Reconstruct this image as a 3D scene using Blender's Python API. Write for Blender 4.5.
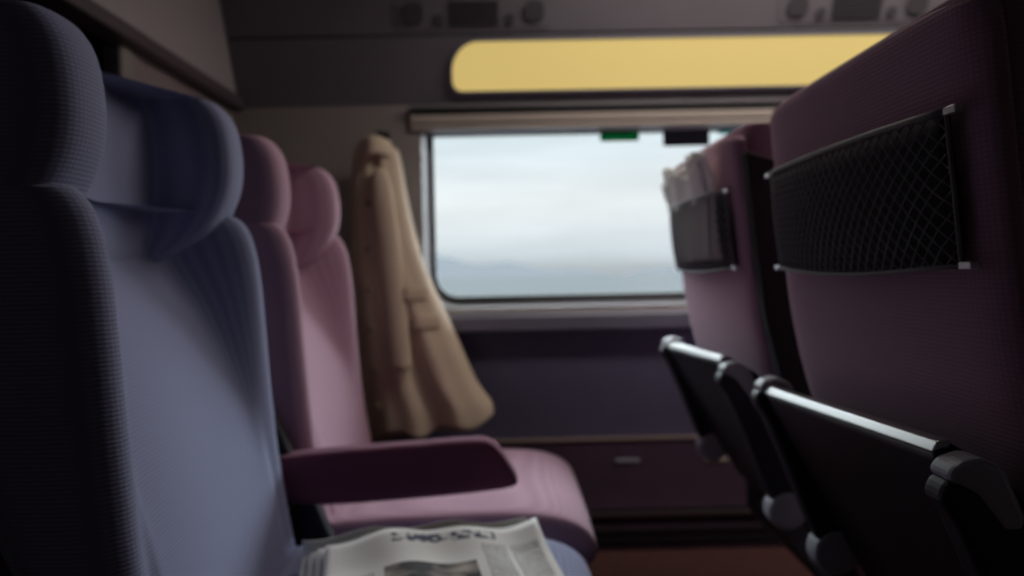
import bpy, bmesh, math, random
from mathutils import Vector, Matrix
random.seed(7)
for o in list(bpy.data.objects): bpy.data.objects.remove(o)
scene = bpy.context.scene
COL = scene.collection

# ------------------------------------------------------------------ camera
EYE = 0.95
cam = bpy.data.cameras.new('camera'); cam.sensor_width = 36; cam.lens = 36*720/1024
cam.clip_start = 0.02; cam.clip_end = 6000
cam.dof.use_dof = True; cam.dof.focus_distance = 0.62; cam.dof.aperture_fstop = 3.0
camo = bpy.data.objects.new('camera', cam); COL.objects.link(camo)
camo.matrix_world = (Matrix.Translation((0, 0, EYE)) @ Matrix.Rotation(math.radians(-0.5), 4, 'Z')
                     @ Matrix.Rotation(math.radians(90-1.43), 4, 'X') @ Matrix.Rotation(math.radians(-1.2), 4, 'Z'))
scene.camera = camo

# ------------------------------------------------------------------ view + world
vs = scene.view_settings
vs.view_transform = 'Standard'; vs.look = 'None'; vs.gamma = 1; vs.use_curve_mapping = False
vs.exposure = 0.0
world = bpy.data.worlds.new('overcast_sky'); scene.world = world; world.use_nodes = True
nt = world.node_tree; nt.nodes.clear()
def N(t, k, **kw):
    n = t.nodes.new(k)
    for a, b in kw.items(): setattr(n, a, b)
    return n
out = N(nt, 'ShaderNodeOutputWorld'); bg = N(nt, 'ShaderNodeBackground')
tc = N(nt, 'ShaderNodeTexCoord'); sep = N(nt, 'ShaderNodeSeparateXYZ')
nt.links.new(tc.outputs['Generated'], sep.inputs[0])
# elevation -> overcast brightness (a real overcast sky is several times brighter overhead)
ramp = N(nt, 'ShaderNodeValToRGB')
cr = ramp.color_ramp
cr.elements[0].position = 0.0; cr.elements[0].color = (.50, .54, .57, 1)
cr.elements[1].position = 1.0; cr.elements[1].color = (1, 1, 1, 1)
for p, c in ((.02, (.68, .75, .80)), (.09, (.92, .95, .98)), (.14, (.86, .93, .98)), (.20, (.74, .86, .92)), (.40, (.85, .92, 1))):
    e = cr.elements.new(p); e.color = (*c, 1)
nt.links.new(sep.outputs['Z'], ramp.inputs[0])
mp = N(nt, 'ShaderNodeMapping'); mp.inputs['Scale'].default_value = (2.2, 2.2, 16)
noi = N(nt, 'ShaderNodeTexNoise'); noi.inputs['Scale'].default_value = 1.6; noi.inputs['Detail'].default_value = 5
nt.links.new(tc.outputs['Generated'], mp.inputs[0]); nt.links.new(mp.outputs[0], noi.inputs[0])
mr = N(nt, 'ShaderNodeMapRange'); mr.inputs[1].default_value = .3; mr.inputs[2].default_value = .7
mr.inputs[3].default_value = .90; mr.inputs[4].default_value = 1.10
nt.links.new(noi.outputs[0], mr.inputs[0])
st = N(nt, 'ShaderNodeMapRange'); st.inputs[1].default_value = .205; st.inputs[2].default_value = .42
st.inputs[3].default_value = 1.0; st.inputs[4].default_value = SKYTOP = 13.0
nt.links.new(sep.outputs['Z'], st.inputs[0])
# the hidden sun brightens the cloud ahead of the train (towards +X)
dt = N(nt, 'ShaderNodeVectorMath', operation='DOT_PRODUCT'); dt.inputs[1].default_value = Vector((.90, .42, .16)).normalized()
nt.links.new(tc.outputs['Generated'], dt.inputs[0])
gl = N(nt, 'ShaderNodeMapRange'); gl.inputs[1].default_value = .80; gl.inputs[2].default_value = .97
gl.inputs[3].default_value = 0; gl.inputs[4].default_value = 16.0
nt.links.new(dt.outputs['Value'], gl.inputs[0])
ad = N(nt, 'ShaderNodeMath', operation='ADD'); nt.links.new(st.outputs[0], ad.inputs[0]); nt.links.new(gl.outputs[0], ad.inputs[1])
mul = N(nt, 'ShaderNodeMath', operation='MULTIPLY')
nt.links.new(mr.outputs[0], mul.inputs[0]); nt.links.new(ad.outputs[0], mul.inputs[1])
nt.links.new(ramp.outputs[0], bg.inputs[0]); nt.links.new(mul.outputs[0], bg.inputs[1])
nt.links.new(bg.outputs[0], out.inputs[0])

# carriage dimensions
WALL = 2.35; FL = 0.04; BULK = -0.85; ENDX = 3.6; NEAR = -0.62; CEIL = 2.02
WX0, WX1, WZ0, WZ1 = -0.265, 1.12, 0.828, 1.408       # window opening

def portal(x0, x1, z0, z1, y, flip):
    l = bpy.data.lights.new('window_portal', 'AREA'); l.shape = 'RECTANGLE'
    l.size = x1-x0; l.size_y = z1-z0; l.cycles.is_portal = True
    o = bpy.data.objects.new('window_portal', l); COL.objects.link(o)
    o.location = ((x0+x1)/2, y, (z0+z1)/2)
    o.rotation_euler = (math.radians(-90 if not flip else 90), 0, 0)
portal(WX0, WX1, WZ0, WZ1, WALL+.10, False)
portal(1.55, 2.95, WZ0, WZ1, WALL+.10, False)
portal(2.75, 3.35, WZ0, 1.4, NEAR-.10, True)

# ceiling lamp over the seats, soft warm light
l = bpy.data.lights.new('ceiling_light', 'AREA'); l.shape = 'RECTANGLE'; l.size = 3.2; l.size_y = .16; l.energy = 22; l.color = (1, .90, .84)
lo_ = bpy.data.objects.new('ceiling_light', l); COL.objects.link(lo_); lo_.location = (1.75, 1.78, 1.99)

# ------------------------------------------------------------------ helpers
def mat(name, col, rough=.8, metal=0, emit=None, estr=1, sheen=0, bump=None, vary=0, vscale=20, spec=.5, col2=None):
    m = bpy.data.materials.new(name); m.use_nodes = True; t = m.node_tree
    b = t.nodes['Principled BSDF']
    b.inputs['Base Color'].default_value = (*col, 1); b.inputs['Roughness'].default_value = rough
    b.inputs['Metallic'].default_value = metal; b.inputs['Specular IOR Level'].default_value = spec
    if sheen: b.inputs['Sheen Weight'].default_value = sheen; b.inputs['Sheen Roughness'].default_value = .5
    if emit: b.inputs['Emission Color'].default_value = (*emit, 1); b.inputs['Emission Strength'].default_value = estr
    co = N(t, 'ShaderNodeTexCoord')
    if vary or col2:
        n = N(t, 'ShaderNodeTexNoise'); n.inputs['Scale'].default_value = vscale; n.inputs['Detail'].default_value = 4
        t.links.new(co.outputs['Object'], n.inputs[0])
        mx = N(t, 'ShaderNodeMix', data_type='RGBA')
        c2 = col2 or tuple(c*(1-vary) for c in col)
        mx.inputs[6].default_value = (*col, 1); mx.inputs[7].default_value = (*c2, 1)
        r = N(t, 'ShaderNodeMapRange'); r.inputs[1].default_value = .35; r.inputs[2].default_value = .65
        t.links.new(n.outputs[0], r.inputs[0]); t.links.new(r.outputs[0], mx.inputs[0])
        t.links.new(mx.outputs[2], b.inputs['Base Color'])
    if bump:
        kind, sc, st_ = bump
        if kind == 'noise':
            w = N(t, 'ShaderNodeTexNoise'); w.inputs['Scale'].default_value = sc; w.inputs['Detail'].default_value = 3
        else:
            w = N(t, 'ShaderNodeTexWave'); w.bands_direction = kind; w.inputs['Scale'].default_value = sc
            w.inputs['Distortion'].default_value = .4; w.inputs['Detail'].default_value = 1
        t.links.new(co.outputs['Object'], w.inputs[0])
        bp = N(t, 'ShaderNodeBump'); bp.inputs['Strength'].default_value = st_; bp.inputs['Distance'].default_value = .003
        t.links.new(w.outputs[0], bp.inputs['Height']); t.links.new(bp.outputs[0], b.inputs['Normal'])
    return m

def moquette(name, c1, c2):
    """ribbed seat cloth: fine horizontal ribs woven in two tones"""
    m = mat(name, c1, .95, sheen=.10, spec=.15); t = m.node_tree; b = t.nodes['Principled BSDF']
    co = N(t, 'ShaderNodeTexCoord')
    w = N(t, 'ShaderNodeTexWave'); w.bands_direction = 'Z'; w.inputs['Scale'].default_value = 62
    w.inputs['Distortion'].default_value = .6; w.inputs['Detail'].default_value = 2
    w2 = N(t, 'ShaderNodeTexWave'); w2.bands_direction = 'Y'; w2.inputs['Scale'].default_value = 50
    for q in (w, w2): t.links.new(co.outputs['Object'], q.inputs[0])
    mm = N(t, 'ShaderNodeMath', operation='MULTIPLY'); t.links.new(w.outputs[1], mm.inputs[0]); t.links.new(w2.outputs[1], mm.inputs[1])
    mx = N(t, 'ShaderNodeMix', data_type='RGBA'); mx.inputs[6].default_value = (*c1, 1); mx.inputs[7].default_value = (*c2, 1)
    t.links.new(mm.outputs[0], mx.inputs[0]); t.links.new(mx.outputs[2], b.inputs['Base Color'])
    bp = N(t, 'ShaderNodeBump'); bp.inputs['Strength'].default_value = .3; bp.inputs['Distance'].default_value = .0012
    t.links.new(w.outputs[1], bp.inputs['Height']); t.links.new(bp.outputs[0], b.inputs['Normal'])
    return m

def film(name, c):
    m = bpy.data.materials.new(name); m.use_nodes = True; t = m.node_tree; t.nodes.clear()
    o = N(t, 'ShaderNodeOutputMaterial'); a = N(t, 'ShaderNodeBsdfTransparent'); g = N(t, 'ShaderNodeBsdfDiffuse')
    a.inputs[0].default_value = (*c, 1); g.inputs[0].default_value = (*c, 1); mx = N(t, 'ShaderNodeMixShader'); mx.inputs[0].default_value = .25
    t.links.new(a.outputs[0], mx.inputs[1]); t.links.new(g.outputs[0], mx.inputs[2]); t.links.new(mx.outputs[0], o.inputs[0]); return m
M = {}
M['blue'] = moquette('blue_moquette', (.22, .235, .37), (.34, .36, .50))
M['plum'] = moquette('plum_moquette', (.385, .235, .305), (.50, .325, .40))
M['plum2'] = moquette('deep_plum_cloth', (.16, .05, .085), (.22, .075, .12))
M['black'] = mat('black_plastic', (.012, .013, .017), .42, bump=('noise', 300, .15))
M['shell'] = mat('dark_shell_plastic', (.02, .02, .026), .5)
M['arm'] = mat('grey_arm_plastic', (.36, .38, .42), .4)
M['alu'] = mat('brushed_aluminium', (.50, .49, .48), .3, metal=1)
M['clip'] = mat('clip_steel', (.7, .7, .75), .35, metal=.6)
M['net'] = mat('black_net_cord', (.20, .20, .21), .6)
M['netback'] = mat('black_pocket_cloth', (.018, .016, .02), .9)
M['wallbeige'] = mat('warm_grey_wall_laminate', (.30, .27, .255), .55, vary=.08, vscale=3)
M['cove'] = mat('grey_cove_paint', (.155, .145, .16), .55, vary=.06, vscale=4)
M['fascia'] = mat('fascia_laminate', (.42, .38, .38), .5)
M['mauve'] = mat('mauve_laminate', (.27, .22, .225), .55)
M['bluegrey'] = mat('blue_grey_wall_cloth', (.085, .078, .13), .85, bump=('noise', 250, .3), vary=.1, vscale=8)
M['lower'] = mat('plum_wall_carpet', (.075, .04, .07), .9, bump=('noise', 250, .3), vary=.12, vscale=9)
M['sill'] = mat('sill_grey', (.22, .23, .28), .4)
M['trim'] = mat('warm_edge_trim', (.42, .33, .27), .35, metal=.6)
M['rubber'] = mat('black_rubber', (.01, .012, .013), .5)
M['winframe'] = mat('window_frame_grey', (.32, .33, .36), .4)
M['blind'] = mat('beige_blind_rail', (.38, .33, .28), .6)
M['nearwall'] = mat('dark_near_wall_cloth', (.045, .04, .05), .9)
M['unit'] = mat('service_panel_grey', (.055, .05, .058), .6)
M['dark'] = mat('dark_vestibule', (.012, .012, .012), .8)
M['carpet'] = mat('red_brown_carpet', (.075, .024, .02), .95, bump=('noise', 180, .6), vary=.3, vscale=30)
M['ceil'] = mat('ceiling_grey', (.20, .19, .20), .6)
M['lamp'] = mat('yellow_lamp_diffuser', (.3, .25, .12), .4, emit=(.79, .59, .195), estr=.70)
M['coat'] = mat('beige_coat_cotton', (.56, .45, .33), .85, sheen=.1, bump=('noise', 140, .2), vary=.1, vscale=7)
M['coat_d'] = mat('coat_stitching', (.30, .23, .16), .9)
M['green'] = film('green_sticker', (.02, .34, .15))
M['sticker'] = mat('dark_sticker', (.04, .05, .07), .6)
M['teal'] = film('teal_sticker', (.25, .60, .58))
M['hill'] = mat('hazy_hills', (.040, .045, .050), 1, spec=0)
M['field'] = mat('misty_field', (.038, .043, .045), 1, spec=0, vary=.1, vscale=.02)
M['tissue'] = mat('white_paper', (.88, .88, .84), .8)

def glass():
    m = bpy.data.materials.new('window_glass'); m.use_nodes = True; t = m.node_tree; t.nodes.clear()
    o = N(t, 'ShaderNodeOutputMaterial'); a = N(t, 'ShaderNodeBsdfTransparent'); g = N(t, 'ShaderNodeBsdfGlossy')
    a.inputs[0].default_value = (.97, .985, .98, 1); g.inputs['Roughness'].default_value = .02
    f = N(t, 'ShaderNodeFresnel'); f.inputs[0].default_value = 1.3
    mx = N(t, 'ShaderNodeMixShader'); t.links.new(f.outputs[0], mx.inputs[0]); t.links.new(a.outputs[0], mx.inputs[1])
    t.links.new(g.outputs[0], mx.inputs[2]); t.links.new(mx.outputs[0], o.inputs[0]); return m
M['glass'] = glass()

def newspaper_mat():
    """newsprint: grey page, columns of text lines, headline bars and one dark picture, laid out over the page's UV"""
    m = mat('printed_newsprint', (.74, .73, .69), .85); t = m.node_tree; b = t.nodes['Principled BSDF']
    uv = N(t, 'ShaderNodeUVMap'); sp = N(t, 'ShaderNodeSeparateXYZ'); t.links.new(uv.outputs[0], sp.inputs[0])
    U, V = sp.outputs[0], sp.outputs[1]
    def mth(op, a, c=None, c2=None):
        n = N(t, 'ShaderNodeMath', operation=op)
        for i, v in enumerate((a, c, c2)):
            if v is None: continue
            if hasattr(v, 'node'): t.links.new(v, n.inputs[i])
            else: n.inputs[i].default_value = v
        return n.outputs[0]
    def band(s, lo, hi): return mth('MULTIPLY', mth('GREATER_THAN', s, lo), mth('LESS_THAN', s, hi))
    def rect(u0, u1, v0, v1): return mth('MULTIPLY', band(U, u0, u1), band(V, v0, v1))
    lines = mth('GREATER_THAN', mth('SINE', mth('MULTIPLY', V, 190.)), .1)
    cols = mth('LESS_THAN', mth('FRACT', mth('MULTIPLY', U, 6.)), .88)
    nz = N(t, 'ShaderNodeTexNoise'); nz.inputs['Scale'].default_value = 90; t.links.new(uv.outputs[0], nz.inputs[0])
    txt = mth('MULTIPLY', mth('MULTIPLY', lines, cols), mth('GREATER_THAN', nz.outputs[0], .42))
    area = mth('MAXIMUM', rect(.70, .97, .08, .80), rect(.04, .22, .08, .6))
    txt = mth('MULTIPLY', txt, area)
    wv = N(t, 'ShaderNodeTexVoronoi'); wv.inputs['Scale'].default_value = 26; t.links.new(uv.outputs[0], wv.inputs[0])
    head = mth('MULTIPLY', rect(.30, .78, .86, .95), mth('GREATER_THAN', wv.outputs[0], .45))
    c0 = (.74, .73, .69, 1)
    prev = None
    pic = N(t, 'ShaderNodeTexNoise'); pic.inputs['Scale'].default_value = 6; t.links.new(uv.outputs[0], pic.inputs[0])
    cr = N(t, 'ShaderNodeValToRGB'); cr.color_ramp.elements[0].color = (.03, .028, .025, 1); cr.color_ramp.elements[1].color = (.42, .36, .30, 1)
    cr.color_ramp.elements[0].position = .42; cr.color_ramp.elements[1].position = .68
    t.links.new(pic.outputs[0], cr.inputs[0])
    for mask, colr in ((txt, (.10, .10, .11, 1)), (head, (.08, .09, .13, 1)), (rect(.26, .66, .12, .62), cr.outputs[0])):
        mx = N(t, 'ShaderNodeMix', data_type='RGBA'); t.links.new(mask, mx.inputs[0])
        if prev is None: mx.inputs[6].default_value = c0
        else: t.links.new(prev, mx.inputs[6])
        if isinstance(colr, tuple): mx.inputs[7].default_value = colr
        else: t.links.new(colr, mx.inputs[7])
        prev = mx.outputs[2]
    t.links.new(prev, b.inputs['Base Color']); return m
M['news'] = newspaper_mat()

def obj(name, bm, m, parent=None, smooth=True, sub=0, bevel=0):
    me = bpy.data.meshes.new(name)
    bmesh.ops.recalc_face_normals(bm, faces=bm.faces[:]); bm.to_mesh(me); bm.free()
    if smooth:
        for p in me.polygons: p.use_smooth = True
    for x in (m if isinstance(m, (list, tuple)) else [m]): me.materials.append(x)
    o = bpy.data.objects.new(name, me); COL.objects.link(o)
    if parent: o.parent = parent
    if bevel:
        b = o.modifiers.new('bevel', 'BEVEL'); b.width = bevel; b.segments = 3; b.limit_method = 'ANGLE'
    if sub:
        s = o.modifiers.new('subdivision', 'SUBSURF'); s.levels = sub; s.render_levels = sub
    return o

def tag(o, label=None, cat=None, group=None, kind=None):
    if label: o['label'] = label
    if cat: o['category'] = cat
    if group: o['group'] = group
    if kind: o['kind'] = kind
    return o
def thing(name, label, cat, loc=(0, 0, 0), group=None):
    o = bpy.data.objects.new(name, None); COL.objects.link(o); o.location = loc; o.empty_display_size = .05
    return tag(o, label, cat, group)
def struct(name, bm, m, parent=None, **k):
    o = obj(name, bm, m, parent, **k)
    if not parent: o['kind'] = 'structure'
    return o

def box(bm, x0, x1, y0, y1, z0, z1):
    vs_ = [bm.verts.new((x, y, z)) for x in (x0, x1) for y in (y0, y1) for z in (z0, z1)]
    for f in ((0, 1, 3, 2), (4, 6, 7, 5), (0, 4, 5, 1), (2, 3, 7, 6), (0, 2, 6, 4), (1, 5, 7, 3)):
        bm.faces.new([vs_[i] for i in f])
    return vs_
def boxbm(*a):
    bm = bmesh.new(); box(bm, *a); return bm
def loft(secs, cap=True, bm=None, close=True):
    bm = bm or bmesh.new()
    rows = [[bm.verts.new(p) for p in s] for s in secs]
    n = len(rows[0])
    for a, b in zip(rows, rows[1:]):
        for i in range(n if close else n-1):
            j = (i+1) % n; bm.faces.new((a[i], a[j], b[j], b[i]))
    if cap and close:
        bm.faces.new(rows[0]); bm.faces.new(rows[-1])
    return bm
def tube(bm, pts, r, seg=6):
    pts = [Vector(p) for p in pts]; secs = []
    for i, p in enumerate(pts):
        d = (pts[min(i+1, len(pts)-1)]-pts[max(i-1, 0)]).normalized()
        up = Vector((0, 0, 1)) if abs(d.z) < .9 else Vector((1, 0, 0))
        a = d.cross(up).normalized(); b = d.cross(a)
        secs.append([p+r*(math.cos(t)*a+math.sin(t)*b) for t in (2*math.pi*k/seg for k in range(seg))])
    return loft(secs, bm=bm)
def prism(prof, y0, y1, bm=None):
    """profile in x-z swept along y"""
    return loft([[(x, y, z) for x, z in prof] for y in (y0, y1)], bm=bm)
def interp(tbl, z):
    if z >= tbl[0][0]: return tbl[0][1]
    for (a, va), (b, vb) in zip(tbl, tbl[1:]):
        if z >= b: return vb+(va-vb)*(z-b)/(a-b)
    return tbl[-1][1]

# ------------------------------------------------------------------ SETTING
struct('floor', boxbm(-2.2, ENDX, NEAR, WALL+.02, FL-.06, FL), M['carpet'], smooth=False)
struct('ceiling', boxbm(-2.2, ENDX, NEAR, WALL+.2, CEIL, CEIL+.06), M['ceil'], smooth=False)

def rrect(x0, x1, z0, z1, r, n=8):
    """rounded rectangle, ccw from bottom-left corner; r = radii (bl, br, tr, tl)"""
    pts = []
    for (cx, cz, rr, a0) in ((x0+r[0], z0+r[0], r[0], 180), (x1-r[1], z0+r[1], r[1], 270), (x1-r[2], z1-r[2], r[2], 0), (x0+r[3], z1-r[3], r[3], 90)):
        for k in range(n+1):
            a = math.radians(a0+90*k/n); pts.append((cx+rr*math.cos(a), cz+rr*math.sin(a)))
    return pts
def wall_with_windows(name, x0, x1, z0, z1, wins, y, th, m, rads):
    """wall strip with rounded window holes, extruded to thickness"""
    bm = bmesh.new(); xs = x0
    def quad_strip(outer, inner):
        a = [bm.verts.new((p[0], y, p[1])) for p in outer]; b = [bm.verts.new((p[0], y, p[1])) for p in inner]
        n = len(a)
        for i in range(n): bm.faces.new((a[i], a[(i+1) % n], b[(i+1) % n], b[i]))
    for i, (a0, a1, b0, b1) in enumerate(wins):
        xe = x1 if i == len(wins)-1 else (a1+wins[i+1][0])/2
        inner = rrect(a0, a1, b0, b1, rads); q = len(inner)//4; outer = []
        for c, (cx, cz) in enumerate(((xs, z0), (xe, z0), (xe, z1), (xs, z1))):
            nx = ((xe, z0), (xe, z1), (xs, z1), (xs, z0))[c]
            pv = ((xs, z1), (xs, z0), (xe, z0), (xe, z1))[c]
            seg = inner[c*q:(c+1)*q]
            for k, p in enumerate(seg):
                h = k/(q-1)
                # walk from the side before the corner, through it, to the side after
                s0 = {0: (xs, p[1]), 1: (p[0], z0), 2: (xe, p[1]), 3: (p[0], z1)}[c]
                s1 = {0: (p[0], z0), 1: (xe, p[1]), 2: (p[0], z1), 3: (xs, p[1])}[c]
                outer.append((cx, cz) if k == q//2 else (s0 if h < .5 else s1))
        quad_strip(outer, inner); xs = xe
    r = bmesh.ops.extrude_face_region(bm, geom=bm.faces[:])
    for v in [g for g in r['geom'] if isinstance(g, bmesh.types.BMVert)]: v.co.y += th
    bmesh.ops.remove_doubles(bm, verts=bm.verts[:], dist=1e-5)
    return struct(name, bm, m, smooth=False)
WINS = [(WX0, WX1, WZ0, WZ1), (1.55, 2.95, WZ0, WZ1)]
wall_with_windows('wall_far', -2.2, ENDX, .755, 1.50, WINS, WALL, .13, M['wallbeige'], (.10, .10, .015, .015))
struct('wall_far_lower', boxbm(-2.2, ENDX, WALL, WALL+.13, FL-.06, .755), M['bluegrey'], smooth=False)
def window(n, x0, x1):
    pa = rrect(x0, x1, WZ0, WZ1, (.10, .10, .015, .015)); pb = rrect(x0+.022, x1-.022, WZ0+.012, WZ1-.004, (.085, .085, .012, .012))
    pc = rrect(x0+.034, x1-.034, WZ0+.036, WZ1-.006, (.075, .075, .01, .01))
    root = bpy.data.objects.new('window_%d' % n, None); COL.objects.link(root); root['kind'] = 'structure'
    # splayed inner frame
    bm = loft([[(p[0], WALL-.003, p[1]) for p in pa], [(p[0], WALL+.05, p[1]) for p in pb], [(p[0], WALL+.085, p[1]) for p in pb], [(p[0], WALL+.085, p[1]) for p in pa]], cap=False)
    obj('window_frame', bm, M['winframe'], root)
    bm = loft([[(p[0], WALL+.05, p[1]) for p in pb], [(p[0], WALL+.05, p[1]) for p in pc], [(p[0], WALL+.075, p[1]) for p in pc], [(p[0], WALL+.075, p[1]) for p in pb]], cap=False)
    obj('window_seal', bm, M['rubber'], root)
    bm = bmesh.new(); f = bm.faces.new([bm.verts.new((p[0], WALL+.06, p[1])) for p in pc])
    r = bmesh.ops.extrude_face_region(bm, geom=[f])
    for v in [g for g in r['geom'] if isinstance(g, bmesh.types.BMVert)]: v.co.y += .006
    obj('window_pane', bm, M['glass'], root, smooth=False)
    return root
w1 = window(1, WX0, WX1); window(2, 1.55, 2.95)

# trims below the window
prof_sill = [(0, .752), (-.045, .757), (-.055, .800), (-.045, .812), (-.028, .816), (0, .817)]
def along_x(prof, x0, x1, ybase, bm=None):
    return loft([[(x, ybase+y, z) for y, z in prof] for x in (x0, x1)], bm=bm)
struct('trim_1', along_x(prof_sill, BULK+.02, ENDX, WALL), M['sill'], smooth=False)                 # grey sill rail
struct('trim_2', boxbm(BULK+.02, ENDX, WALL-.047, WALL-.030, .8155, .8185), M['trim'], smooth=False)    # bright lip on the rail
struct('trim_3', along_x([(0, .388), (-.026, .389), (-.026, .393), (0, .395)], BULK+.02, ENDX, WALL), M['trim'], smooth=False)
struct('trim_4', boxbm(BULK+.02, ENDX, WALL-.022, WALL+.001, .165, .385), M['lower'], smooth=False)
# heater duct along the floor
hb = bmesh.new()
box(hb, BULK+.02, ENDX, WALL-.06, WALL, FL, .150)
struct('baseboard_far', hb, M['lower'], smooth=False, bevel=.006)
struct('trim_5', boxbm(BULK+.02, ENDX, WALL-.068, WALL-.02, .152, .160), M['alu'], smooth=False)
hb = bmesh.new()
for i in range(2): box(hb, BULK+.02, ENDX, WALL-.064, WALL-.058, .066+i*.03, .080+i*.03)
struct('trim_6', hb, M['rubber'], smooth=False)

# overhead cove panels between window and luggage shelf
SL = 2.14
def cy(z): return WALL-(z-1.49)/SL
def cove_panel(name, za, zb, x0=BULK, x1=ENDX, m=None, th=.03, off=0, parent=None):
    bm = loft([[(x, cy(za)-off, za), (x, cy(zb)-off, zb), (x, cy(zb)+th, zb+.01), (x, cy(za)+th, za+.01)] for x in (x0, x1)])
    return struct(name, bm, m or M['cove'], parent, smooth=False, bevel=.003)
cove_panel('trim_7', 1.49, 1.682)
cove_panel('trim_8', 1.687, 1.792)
cove_panel('trim_9', 1.797, 2.02)
cove_panel('trim_14', 1.485, 2.02, m=M['rubber'], th=.05, off=-.012)
# dark slot and beige blind rail above the window
struct('trim_10', boxbm(WX0-.03, ENDX, WALL-.022, WALL+.01, 1.458, 1.471), M['rubber'], smooth=False)
bl = bmesh.new(); box(bl, WX0-.03, WX1+.05, WALL-.018, WALL, 1.428, 1.456); box(bl, WX0-.03, WX1+.05, WALL-.014, WALL, 1.408, 1.424)
tag(obj('blind_rail', bl, M['blind'], smooth=False, bevel=.003), 'long beige roller blind rail along the top edge of the window', 'blind')
struct('trim_11', boxbm(WX0-.03, ENDX, WALL-.03, WALL+.005, 1.474, 1.482), M['cove'], smooth=False)

# lamp in the cove: panel with rounded left end
def cove_patch(x0, x1, z0, z1, r, off, th=.004):
    pts = rrect(x0, x1, z0, z1, r, 10)
    return loft([[(x, cy(z)-off, z) for x, z in pts], [(x, cy(z)-off-th, z+.002) for x, z in pts]])
lamp = thing('cove_lamp', 'long glowing yellow light strip with rounded end above the window', 'lamp', (0.4, cy(1.6), 1.6))
def reparent(o, p):
    o.parent = p; o.matrix_parent_inverse = Matrix.Translation(-Vector(p.location)); return o
reparent(obj('diffuser', cove_patch(-.155, 1.9, 1.524, 1.662, (.03, .03, .085, .085), 0, .012), M['lamp'], smooth=False), lamp)
a = rrect(-.161, 1.906, 1.518, 1.668, (.033, .033, .091, .091), 10); b = rrect(-.155, 1.9, 1.524, 1.662, (.03, .03, .085, .085), 10)
fr = loft([[(x, cy(z)-.001, z) for x, z in a], [(x, cy(z)-.016, z) for x, z in a], [(x, cy(z)-.016, z) for x, z in b], [(x, cy(z)-.001, z) for x, z in b]], cap=False)
reparent(obj('lamp_frame', fr, M['sill'], smooth=False), lamp)

def service_unit(x, label):
    t = thing('service_panel', label, 'panel', (x, cy(1.735), 1.735), 'service panels above the yellow lamp')
    def P(o): o.parent = t; o.matrix_parent_inverse = Matrix.Translation(-Vector(t.location)); return o
    P(obj('panel_plate', cove_patch(x-.24, x+.24, 1.698, 1.778, (.015,)*4, 0, .005), M['cove'], smooth=False))
    for s in (-1, 1):
        P(obj('reading_light', cove_patch(x+s*.185-.03, x+s*.185+.03, 1.712, 1.765, (.02,)*4, .005, .01), M['unit'], smooth=False))
    g = bmesh.new()
    for i in range(7):
        z = 1.708+i*.0095
        loft([[(xx, cy(z)-.004, z), (xx, cy(z)-.011, z), (xx, cy(z+.005)-.011, z+.005), (xx, cy(z+.005)-.004, z+.005)] for xx in (x-.075, x+.075)], bm=g)
    P(obj('speaker_grille', g, M['unit'], smooth=False))
    for s in (-1, 1):
        P(obj('button', cove_patch(x+s*.11-.014, x+s*.11+.014, 1.705, 1.733, (.008,)*4, .005, .006), M['unit'], smooth=False))
    return t
service_unit(-.08, 'grey service panel with speaker grille above the rounded end of the yellow lamp')
service_unit(1.10, 'grey service panel with grille above the yellow lamp, partly behind the seat top')

# bulkhead on the left (full height sheet with a doorway), ledge and fascia above
struct('wall_left', boxbm(BULK-.05, BULK-.02, 1.68, WALL, FL, 1.50), M['mauve'], smooth=False)
struct('wall_left_upper', boxbm(BULK-.05, BULK+.0, NEAR, WALL, 1.51, CEIL), M['fascia'], smooth=False)
lb = boxbm(BULK-.05, BULK+.02, NEAR, WALL, 1.485, 1.522)
struct('trim_12', lb, mat('dark_mauve_ledge', (.10, .075, .09), .5), smooth=False, bevel=.008)
struct('trim_13', boxbm(BULK-.06, BULK-.012, 1.66, 1.72, FL, 1.486), M['wallbeige'], smooth=False, bevel=.01)
struct('wall_left_near', boxbm(BULK-.05, BULK-.02, NEAR, .72, FL, 1.50), M['mauve'], smooth=False)
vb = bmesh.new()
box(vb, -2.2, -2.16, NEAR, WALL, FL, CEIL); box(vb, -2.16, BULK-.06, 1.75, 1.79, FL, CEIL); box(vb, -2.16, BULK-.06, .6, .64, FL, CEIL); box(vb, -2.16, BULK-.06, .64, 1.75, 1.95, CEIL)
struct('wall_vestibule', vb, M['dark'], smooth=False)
# near side wall with one window ahead and the far end wall
bmn = wall_with_windows('wall_near', BULK-.05, ENDX, FL, CEIL, [(2.75, 3.35, WZ0, 1.4)], NEAR-.12, .12, M['nearwall'], (.1, .1, .03, .03))
struct('wall_right', boxbm(ENDX, ENDX+.04, NEAR-.12, WALL+.13, FL-.06, CEIL+.06), M['nearwall'], smooth=False)

# small stickers on the glass, at its top edge
def sticker(name, x0, x1, z0, z1, m, label):
    pts = rrect(x0, x1, z0, z1, (.006,)*4, 4)
    bm = loft([[(x, WALL+.0595, z) for x, z in pts], [(x, WALL+.0575, z) for x, z in pts]])
    return tag(obj(name, bm, m, smooth=False), label, 'sticker')
sticker('window_sticker', .325, .455, 1.372, 1.402, M['green'], 'small green sticker at the top edge of the window glass')
sticker('window_sticker', .535, .69, 1.352, 1.402, M['sticker'], 'dark label on the window glass right of the green sticker')
sticker('window_sticker', .72, .83, 1.388, 1.402, M['teal'], 'teal sticker at the top right of the window beside the seat top')

def plate(x0, x1, z, m, label):
    bm = boxbm(x0, x1, WALL-.026, WALL-.021, z-.006, z+.006)
    tag(obj('wall_plate', bm, m, smooth=False, bevel=.001), label, 'plate')
plate(.345, .425, .322, M['winframe'], 'thin grey plate on the plum wall panel below the window, left one')
plate(.635, .715, .318, M['blind'], 'thin tan plate on the plum wall panel, close to the folded tray tables')

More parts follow.
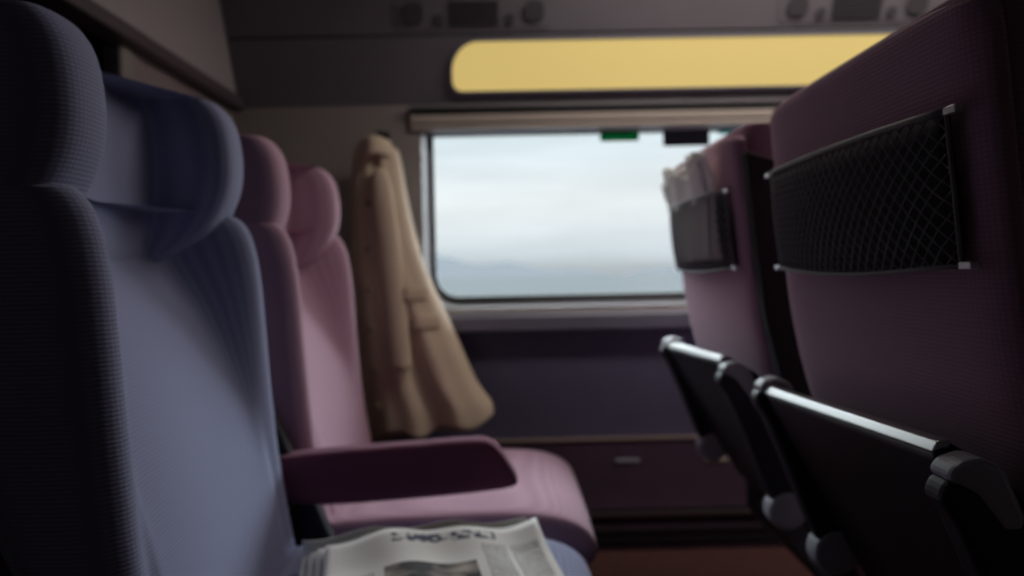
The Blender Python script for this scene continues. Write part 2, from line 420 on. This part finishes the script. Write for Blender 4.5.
# ------------------------------------------------------------------ outside
hb = bmesh.new(); n = 90; rows = []
for j in range(6):
    row = []
    for i in range(n):
        x = -1500+i*35
        h = 30+20*math.sin(i*.21+1)+9*math.sin(i*.57)+6*math.sin(i*1.3+2)+ (26 if 36 < i < 47 else 0)*math.sin((i-36)/11*math.pi)
        f = math.sin(j/5*math.pi/2)
        row.append(hb.verts.new((x, 1200+j*120+20*math.sin(i*.4), -22+h*f)))
    rows.append(row)
for a, b in zip(rows, rows[1:]):
    for i in range(n-1): hb.faces.new((a[i], a[i+1], b[i+1], b[i]))
struct('ground_hills', hb, M['hill'])
g = bmesh.new(); q = [g.verts.new(p) for p in ((-3000, 6, -1.6), (3000, 6, -1.6), (3000, 2600, -22), (-3000, 2600, -22))]; g.faces.new(q)
struct('ground_field', g, M['field'], smooth=False)

# ------------------------------------------------------------------ SEATS
REAR = [(1.21, 0), (.9, .03), (.75, .055), (.58, .125), (.40, .215), (.30, .24)]
def headrest_bm(up=0):
    W = [(1.216, .120), (1.205, .132), (1.17, .140), (1.12, .142), (1.07, .140), (1.03, .125), (.99, .105), (.955, .055), (.93, .012)]
    secs = []
    zs = [.88, .90, .93, .955, .985, 1.02, 1.06, 1.10, 1.14, 1.18, 1.205, 1.215, 1.217]
    for z in zs:
        w = interp(W, z); sh = 0
        if z > 1.216: sh = .012
        if z < .89: sh = .01
        f = .10 - (.008 if z > 1.19 else 0) + .012*math.sin(max(0, z-.93)/.29*math.pi)
        half = [(.03+sh, 0), (.03+sh, .20), (.036+sh, .255), (.06, .276-sh), (f+.35*w, .28-sh), (f+.85*w, .277-sh), (f+w-sh*.5, .258), (f+w-sh*.5, .205), (f+.95*w, .180), (f+.4*w, .172), (f+.06*w+.002, .168), (f, .150), (f, 0)]
        s = half + [(x, -y) for x, y in half[-2:0:-1]]
        secs.append([(x, y, z+up) for x, y in s])
    return loft(secs)
FACE = [(1.06, .07), (1.0, .09), (.95, .125), (.90, .17), (.78, .228), (.63, .290), (.45, .33), (.40, .335)]
BOL = [(1.066, .215), (1.05, .25), (1.02, .264), (.95, .278), (.8, .285), (.6, .30), (.45, .325), (.40, .335)]
def backrest_bm():
    secs = []
    for z in (.40, .44, .52, .62, .72, .82, .91, .97, 1.02, 1.052, 1.064):
        e = interp(BOL, z); f = min(interp(FACE, z), e)-.004; r = interp(REAR, z)+.03
        if z < .94 or True:
            half = [(r, 0), (r, .18), (r+.01, .25), (r+.03, .275), (r+.4*(e-r), .28), (e-.035, .28), (e-.006, .268), (e, .245), (e-.012, .220), (f+.4*(e-f)+.002, .205), (f+.08*(e-f)+.002, .190), (f-.002, .14), (f-.008, 0)]
        s = half + [(x, -y) for x, y in half[-2:0:-1]]
        secs.append([(x, y, z) for x, y in s])
    return loft(secs)
def back_panel_bm():
    secs = []
    for z in (.30, .34, .42, .50, .60, .70, .80, .90, 1.0, 1.08, 1.15, 1.195, 1.212):
        r = interp(REAR, z); w = .278-(.012 if z > 1.2 else 0)
        half = [(r, 0), (r, .2), (r+.003, w-.02), (r+.014, w), (r+.032, w), (r+.04, w-.03), (r+.04, 0)]
        s = half + [(x, -y) for x, y in half[-2:0:-1]]
        secs.append([(x, y, z) for x, y in s])
    return loft(secs)
def cushion_bm():
    prof = [(.26, .345), (.25, .40), (.28, .452), (.42, .462), (.58, .466), (.70, .468), (.79, .458), (.845, .432), (.868, .395), (.866, .36), (.84, .335), (.7, .33), (.5, .33), (.35, .335)]
    cx, cz = .56, .395; secs = []
    for y, k, kx in ((-.272, .80, .975), (-.262, .94, .992), (-.23, 1, 1), (-.1, .97, 1.003), (0, .95, 1.006), (.1, .97, 1.003), (.23, 1, 1), (.262, .94, .992), (.272, .80, .975)):
        secs.append([(cx+(x-cx)*kx, y, cz+(z-cz)*k) for x, z in prof])
    return loft(secs)
def tray_prof(o0, o1):
    """stowed tray table: top ledge and sloped slab; o0/o1 shrink"""
    return [(-.014, .742), (-.006, .756), (.004, .757), (.062, .722), (.215, .425), (.19, .395), (.165, .40)]
def net_pocket(root):
    y0, y1, z0, z1 = -.235, .235, .945, 1.098
    def surf(u, v, k=.030):   # u across, v up; bulges away from the back
        y = y0+(y1-y0)*u; z = z0+(z1-z0)*v
        z -= .010*math.sin(u*math.pi)*(1-v)            # sagging bottom hem
        return (interp(REAR, z)-.010-k*max(0, math.sin(u*math.pi))**.5*math.sin(v*math.pi*.6+.6), y, z)
    bm = bmesh.new(); nu, nv = 24, 8
    g = [[bm.verts.new(Vector(surf(i/nu, j/nv, .002))+Vector((.004, 0, 0))) for i in range(nu+1)] for j in range(nv+1)]
    for j in range(nv):
        for i in range(nu): bm.faces.new((g[j][i], g[j][i+1], g[j+1][i+1], g[j+1][i]))
    p = obj('seat_pocket', bm, M['netback'], root)
    s = p.modifiers.new('solid', 'SOLIDIFY'); s.thickness = .003
    nb = bmesh.new(); K = 26
    for k in range(-8, K):
        for sgn in (1, -1):
            pts = []
            for q in range(9):
                v = q/8; u = (k+ (v*8 if sgn > 0 else 8-v*8))/K
                if -.0001 <= u <= 1.0001: pts.append(surf(u, v))
            if len(pts) > 1: tube(nb, pts, .0012, 4)
    tube(nb, [surf(i/16, 1) for i in range(17)], .004, 6); tube(nb, [surf(i/16, 0) for i in range(17)], .003, 6)
    for u in (0, 1): tube(nb, [surf(u, i/4) for i in range(5)], .0025, 6)
    obj('pocket_net', nb, M['net'], p)
    for u in (0, 1):
        for v in (0, 1):
            x, y, z = surf(u, v); sg = 1 if u else -1
            c = boxbm(x-.004, x+.005, y-.010+sg*.010, y+.010+sg*.010, z-.004, z+.004)
            obj('clip', c, M['clip'], p, smooth=False, bevel=.0015)['label'] = 'bright steel clip'
def make_seat(name, fab, label, loc, arm=True, up=.012):
    t = thing(name, label, 'seat', loc)
    obj('back_panel', back_panel_bm(), fab, t, sub=1)
    obj('backrest', backrest_bm(), fab, t, sub=2)
    obj('headrest', headrest_bm(up), fab, t, sub=2)
    obj('seat_cushion', cushion_bm(), fab, t, sub=2)
    # pan + lower shell
    pan = prism([(.24, .335), (.22, .30), (.80, .285), (.83, .335)], -.25, .25)
    obj('seat_pan', pan, M['shell'], t, smooth=False, bevel=.01)
    lo = prism([(.150, .56), (.235, .56), (.30, .30), (.235, .25), (.20, .30), (.20, .42)], -.27, .27)
    obj('back_shell', lo, M['shell'], t, smooth=False, bevel=.012)
    # tray table
    tr = obj('tray_table', prism(tray_prof(0, 0), -.235, .235), M['black'], t, smooth=False, bevel=.006)
    tr.location = (0, 0, 0); tilt = math.radians(-2.6)
    for v in tr.data.vertices: v.co.z += -v.co.y*math.tan(-tilt)*min(1, max(0, (v.co.z-.40)/.34))
    e = prism([(-.016, .748), (-.010, .7585), (.004, .7600), (.002, .752)], -.236, .236)
    for v in e.verts: v.co.z += -v.co.y*math.tan(-tilt)
    obj('edge_strip', e, M['alu'], tr, smooth=False, bevel=.002)['label'] = 'bright metal strip'
    for s in (-1, 1):
        y0, y1 = (.238, .274) if s > 0 else (-.274, -.238)
        pts = [(-.030, .722), (-.024, .738), (.0, .746), (.035, .744), (.050, .715), (.080, .650), (.135, .50), (.140, .455), (.12, .43), (.09, .45), (.06, .52), (.02, .62), (-.012, .695)]
        a = obj('table_arm', prism(pts, y0, y1), M['shell'], t, smooth=False, bevel=.008)
        cp = prism([(-.024, .742), (-.014, .757), (.008, .763), (.032, .752), (.052, .705), (.050, .690), (.030, .690), (.004, .725)], y0-.002, y1+.002)
        obj('arm_cap', cp, M['arm'], a, smooth=False, bevel=.008)['label'] = 'pale grey cap'
        pv = bmesh.new(); c = Vector((.105, 0, .465))
        loft([[(c.x+rr*math.cos(q), yy, c.z+rr*math.sin(q)) for q in (2*math.pi*k/20 for k in range(20))] for rr, yy in ((.034, y0-.004), (.038, y0), (.038, y1), (.034, y1+.004))], bm=pv)
        obj('pivot', pv, M['arm'], a, bevel=.002)['label'] = 'pale grey round hinge'
    net_pocket(t)
    if arm:
        y0, y1 = -.345, -.285
        prof = [(.22, .512), (.22, .605), (.24, .620), (.45, .632), (.60, .641), (.645, .642), (.668, .632), (.705, .570), (.708, .553), (.69, .542), (.45, .525)]
        secs = []
        for y, k in ((y0, .86), (y0+.008, .97), (y0+.02, 1), (y1-.02, 1), (y1-.008, .97), (y1, .86)):
            secs.append([(.48+(x-.48)*(1-(1-k)*.2), y, .577+(z-.59)*k) for x, z in prof])
        ar = obj('armrest', loft(secs), M['plum2'], t, sub=2); ar['label'] = 'padded deep plum cloth armrest'
        obj('armrest_hinge', prism([(.20, .50), (.20, .62), (.26, .60), (.30, .56), (.27, .50)], y0+.006, y1+.02), M['shell'], ar, smooth=False, bevel=.006)
        # added black strip standing in for deep shade in the gap between seats
        pr = [(interp(REAR, z)+.012, z) for z in (1.165, 1.0, .85, .7, .5, .36)]+[(interp(REAR, z)+.15, z) for z in (.36, .5, .7, .85, 1.0, 1.12)]
        obj('gap_shade_strip', prism(pr, -.318, -.281), M['netback'], t, smooth=False, bevel=.005)
    # pedestal
    pb = bmesh.new(); loft([[(cx-s, -.19-s*.1, z) for cx, s, z in ()] or [(x, y, z) for x, y in ((.42-w, -.17), (.42+w, -.17), (.42+w, .17), (.42-w, .17))] for w, z in ((.14, FL), (.12, FL+.02), (.07, .15), (.13, .288))], bm=pb)
    obj('pedestal', pb, M['shell'], t, smooth=False, bevel=.01)
    return t
def tree_copy(o, parent=None, skip='~'):
    c = o.copy(); COL.objects.link(c)
    if parent: c.parent = parent
    for ch in [x for x in src_objs if x.parent == o and not x.name.startswith(skip)]: tree_copy(ch, c)
    return c
blue = make_seat('train_seat', M['blue'], 'nearest seat on the left, blue cloth, with the newspaper on its cushion', (-.72, 1.065, 0), arm=False, up=.040)
plum = make_seat('train_seat', M['plum'], 'plum cloth seat on the left beside the hanging beige coat', (-.69, 1.70, 0))
src_objs = list(bpy.data.objects)
f1 = tree_copy(plum, skip='gap_shade_strip'); f1.location = (.44, .95, 0)
tag(f1, 'nearest plum seat on the right, seen from behind, dark net pocket and empty top edge', 'seat')
f2 = tree_copy(plum); f2.location = (.44, 1.67, 0)
tag(f2, 'plum seat on the right against the window, white paper in its net pocket', 'seat')

# ------------------------------------------------------------------ coat on its hook
hk = thing('coat_hook', 'small dark hook on the wall holding the beige coat', 'hook', (-.385, WALL, 1.375))
hb = bmesh.new(); box(hb, -.02, .02, -.010, 0, -.025, .03)
obj('hook_plate', hb, M['shell'], hk, smooth=False, bevel=.003)
hb = bmesh.new(); tube(hb, [(0, -.008, .01), (0, -.06, .0), (0, -.085, -.012), (0, -.09, .01), (0, -.09, .02)], .005, 8)
obj('hook_arm', hb, M['shell'], hk)
coat = thing('coat', 'long beige coat hanging from the wall hook left of the window', 'coat', (-.385, 2.25, 1.36))
L = [(1.345, -.462), (1.25, -.470), (1.1, -.475), (.9, -.478), (.7, -.470), (.45, -.455)]
R_ = [(1.345, -.326), (1.28, -.314), (1.15, -.295), (1.0, -.262), (.88, -.215), (.75, -.155), (.62, -.105), (.50, -.048), (.45, -.045)]
def coat_sec(z, shrink=0):
    a = interp(L, z)+shrink; b = interp(R_, z)-shrink; n = 26; t0 = (1.36-z)
    fr, bk = [], []
    for i in range(n+1):
        u = i/n; x = a+(b-a)*u
        amp = .008+.017*min(1, t0*1.3)
        fold = amp*(math.sin(u*11+1.2+z*1.1)*.6+math.sin(u*23+z*2.0)*.35)
        edge = math.sin(max(.0, min(1, u))*math.pi)**.45
        th = (.045+.035*min(1, t0*2))*edge
        fr.append((x, 2.245-th+fold*edge, z)); bk.append((x, 2.265+.035*edge+fold*.3*edge, z))
    return [Vector(p)-Vector(coat.location) for p in fr+bk[::-1]]
zs = [1.345, 1.325, 1.29, 1.25, 1.2, 1.14, 1.08, 1.0, .92, .84, .76, .68, .60, .54, .49, .445, .415, .41]
def zz(s, z):      # slanting hem
    if z > .6: return s
    k = (.6-z)/.15
    return [Vector((p.x, p.y, p.z+.03*k*max(0, (p.x+.385-.05+0)/.35)+.012*k*math.sin(p.x*40))) for p in s]
obj('coat_body', loft([zz(coat_sec(z, .006 if z in (zs[0], zs[-1]) else 0), z) for z in zs]), M['coat'], coat, sub=1)
o0 = Vector(coat.location)
def onfront(x, z, off=.008):
    a = interp(L, z); b = interp(R_, z); u = min(.98, max(.02, (x-a)/(b-a))); i = u*26
    s = coat_sec(z); k = int(i); f = i-k; p = s[k].lerp(s[min(k+1, 26)], f)
    return Vector((p.x, p.y-off, p.z))
# sleeve hanging over the front
sl = bmesh.new(); secs = []
for z, w in ((1.27, .016), (1.24, .030), (1.18, .036), (1.05, .038), (.92, .037), (.80, .036), (.70, .034), (.665, .034), (.66, .030)):
    cx_ = -.375+.06*(1.27-z)*1.6; c = onfront(cx_, z, .012)
    secs.append([c+Vector((w*math.cos(q), .6*w*math.sin(q), 0)) for q in (2*math.pi*k/14 for k in range(14))])
loft(secs, bm=sl); obj('sleeve', sl, M['coat'], coat, sub=1)
# collar folded around the neck
cb = bmesh.new(); secs = []
for k in range(13):
    u = k/12; x = -.445+.105*u; y = -.048*math.sin(u*math.pi)
    base = Vector((x, 2.228+y, 1.335+.012*math.sin(u*math.pi)))-o0
    secs.append([base+Vector(d) for d in ((0, .012, .012), (0, -.004, .020), (0, -.016, .008), (0, -.020, -.045-.02*math.sin(u*math.pi*2)), (0, -.012, -.048), (0, 0, -.01))])
loft(secs, bm=cb); obj('collar', cb, M['coat'], coat, sub=1)
cb = bmesh.new(); tube(cb, [Vector(p)-o0 for p in ((-.395, 2.24, 1.345), (-.392, 2.25, 1.37), (-.385, 2.262, 1.378), (-.378, 2.25, 1.37), (-.375, 2.24, 1.345))], .003, 6)
obj('hanging_loop', cb, M['coat_d'], coat)
for z, x0, x1 in ((.885, -.325, -.235), (.80, -.30, -.20)):
    pk = bmesh.new(); secs = []
    for k in range(8):
        c = onfront(x0+(x1-x0)*k/7, z, .006)
        secs.append([c+Vector(d) for d in ((0, .008, .018), (0, -.003, .018), (0, -.003, -.018), (0, .008, -.018))])
    loft(secs, bm=pk); obj('pocket_flap', pk, M['coat'], coat, bevel=.002)
    tb = bmesh.new(); tube(tb, [onfront(x0+(x1-x0)*k/7, z, .011)-Vector((0, 0, .019)) for k in range(8)], .0022, 5)
    obj('seam', tb, M['coat_d'], coat)
for z in (1.16, 1.02, .90, .78, .66, .55):
    c = onfront(interp(L, z)+.065, z, .004); bb = bmesh.new()
    loft([[c+Vector((r*math.cos(q), dy, r*math.sin(q))) for q in (2*math.pi*k/14 for k in range(14))] for r, dy in ((.009, .0), (.010, -.003), (.007, -.005))], bm=bb)
    obj('button', bb, M['coat_d'], coat)

# ------------------------------------------------------------------ newspaper on the blue cushion
def sheet(W_, D_, fz, nx=30, ny=14, th=.002, uvflip=False):
    bm = bmesh.new(); uvl = bm.loops.layers.uv.new('UVMap'); g = []
    for j in range(ny+1):
        g.append([bm.verts.new((W_*(i/nx-.5), D_*(j/ny-.5), fz(i/nx, j/ny))) for i in range(nx+1)])
    for j in range(ny):
        for i in range(nx):
            f = bm.faces.new((g[j][i], g[j][i+1], g[j+1][i+1], g[j+1][i]))
            for l, (a, b) in zip(f.loops, ((i, j), (i+1, j), (i+1, j+1), (i, j+1))): l[uvl].uv = (a/nx, b/ny)
    return bm
news = thing('newspaper', 'folded printed newspaper lying on the blue seat cushion', 'newspaper', (-.13, 1.07, .466))
news.rotation_euler = (0, 0, math.radians(11))
def layer(base, lift):
    return lambda u, v: base+.018*math.sin(u*math.pi)*.5+lift*(.25+.9*u)*(.35+.65*v)*(.6+.4*math.sin(u*5.5+.6))+.004*math.sin(u*17+v*3)+.014*max(0, v-.7)/.3
for k in range(4):
    s = sheet(.38-.010*k, .30-.012*k, layer(.003+.007*k, .006+.008*k), th=.002)
    p = obj('page' if k else 'back_page', s, M['news'], news); p.location = (.008*k, -.006*k, 0)
    md = p.modifiers.new('solid', 'SOLIDIFY'); md.thickness = .0015
# rounded fold along the front edge facing the window wall
fb = bmesh.new(); secs = []
for i in range(21):
    u = i/20; secs.append([Vector((.38*(u-.5), .149+.012*math.cos(q), layer(.003, .006)(u, 1)+.012+.014*math.sin(q))) for q in (math.radians(-90+22.5*k) for k in range(9))])
loft(secs, bm=fb, close=False); f_ = obj('fold', fb, M['tissue'], news); md = f_.modifiers.new('solid', 'SOLIDIFY'); md.thickness = .0015

# ------------------------------------------------------------------ crumpled paper in the far net pocket
rnd = random.Random(3)
pp = thing('paper_wad', 'crumpled white paper sticking out of the net pocket by the window', 'paper', (.44, 1.67, .96))
for k, (ya, yb, h, dx) in enumerate(((-.19, .20, .225, .0), (-.15, .215, .205, -.006))):
    bm = bmesh.new(); nu, nv = 22, 12; g = []
    for j in range(nv+1):
        row = []
        for i in range(nu+1):
            u, v = i/nu, j/nv; y = ya+(yb-ya)*u; z = .962+h*v+v*(.010*math.sin(u*9+k*2)+.010*(u-.5)); un = min(.97, max(.03, (y+.235)/.47))
            up = max(0, z-1.10)/.08
            x = interp(REAR, z)-.009-.014*math.sin(un*math.pi)**.5-.003*math.sin(u*15+k+v*5)-.012*up+dx*.6+.006*up*rnd.uniform(-1, 1)
            row.append(bm.verts.new((x, y, z-.96)))
        g.append(row)
    for j in range(nv):
        for i in range(nu): bm.faces.new((g[j][i], g[j][i+1], g[j+1][i+1], g[j+1][i]))
    o = obj('paper_sheet', bm, M['tissue'], pp); md = o.modifiers.new('solid', 'SOLIDIFY'); md.thickness = .001
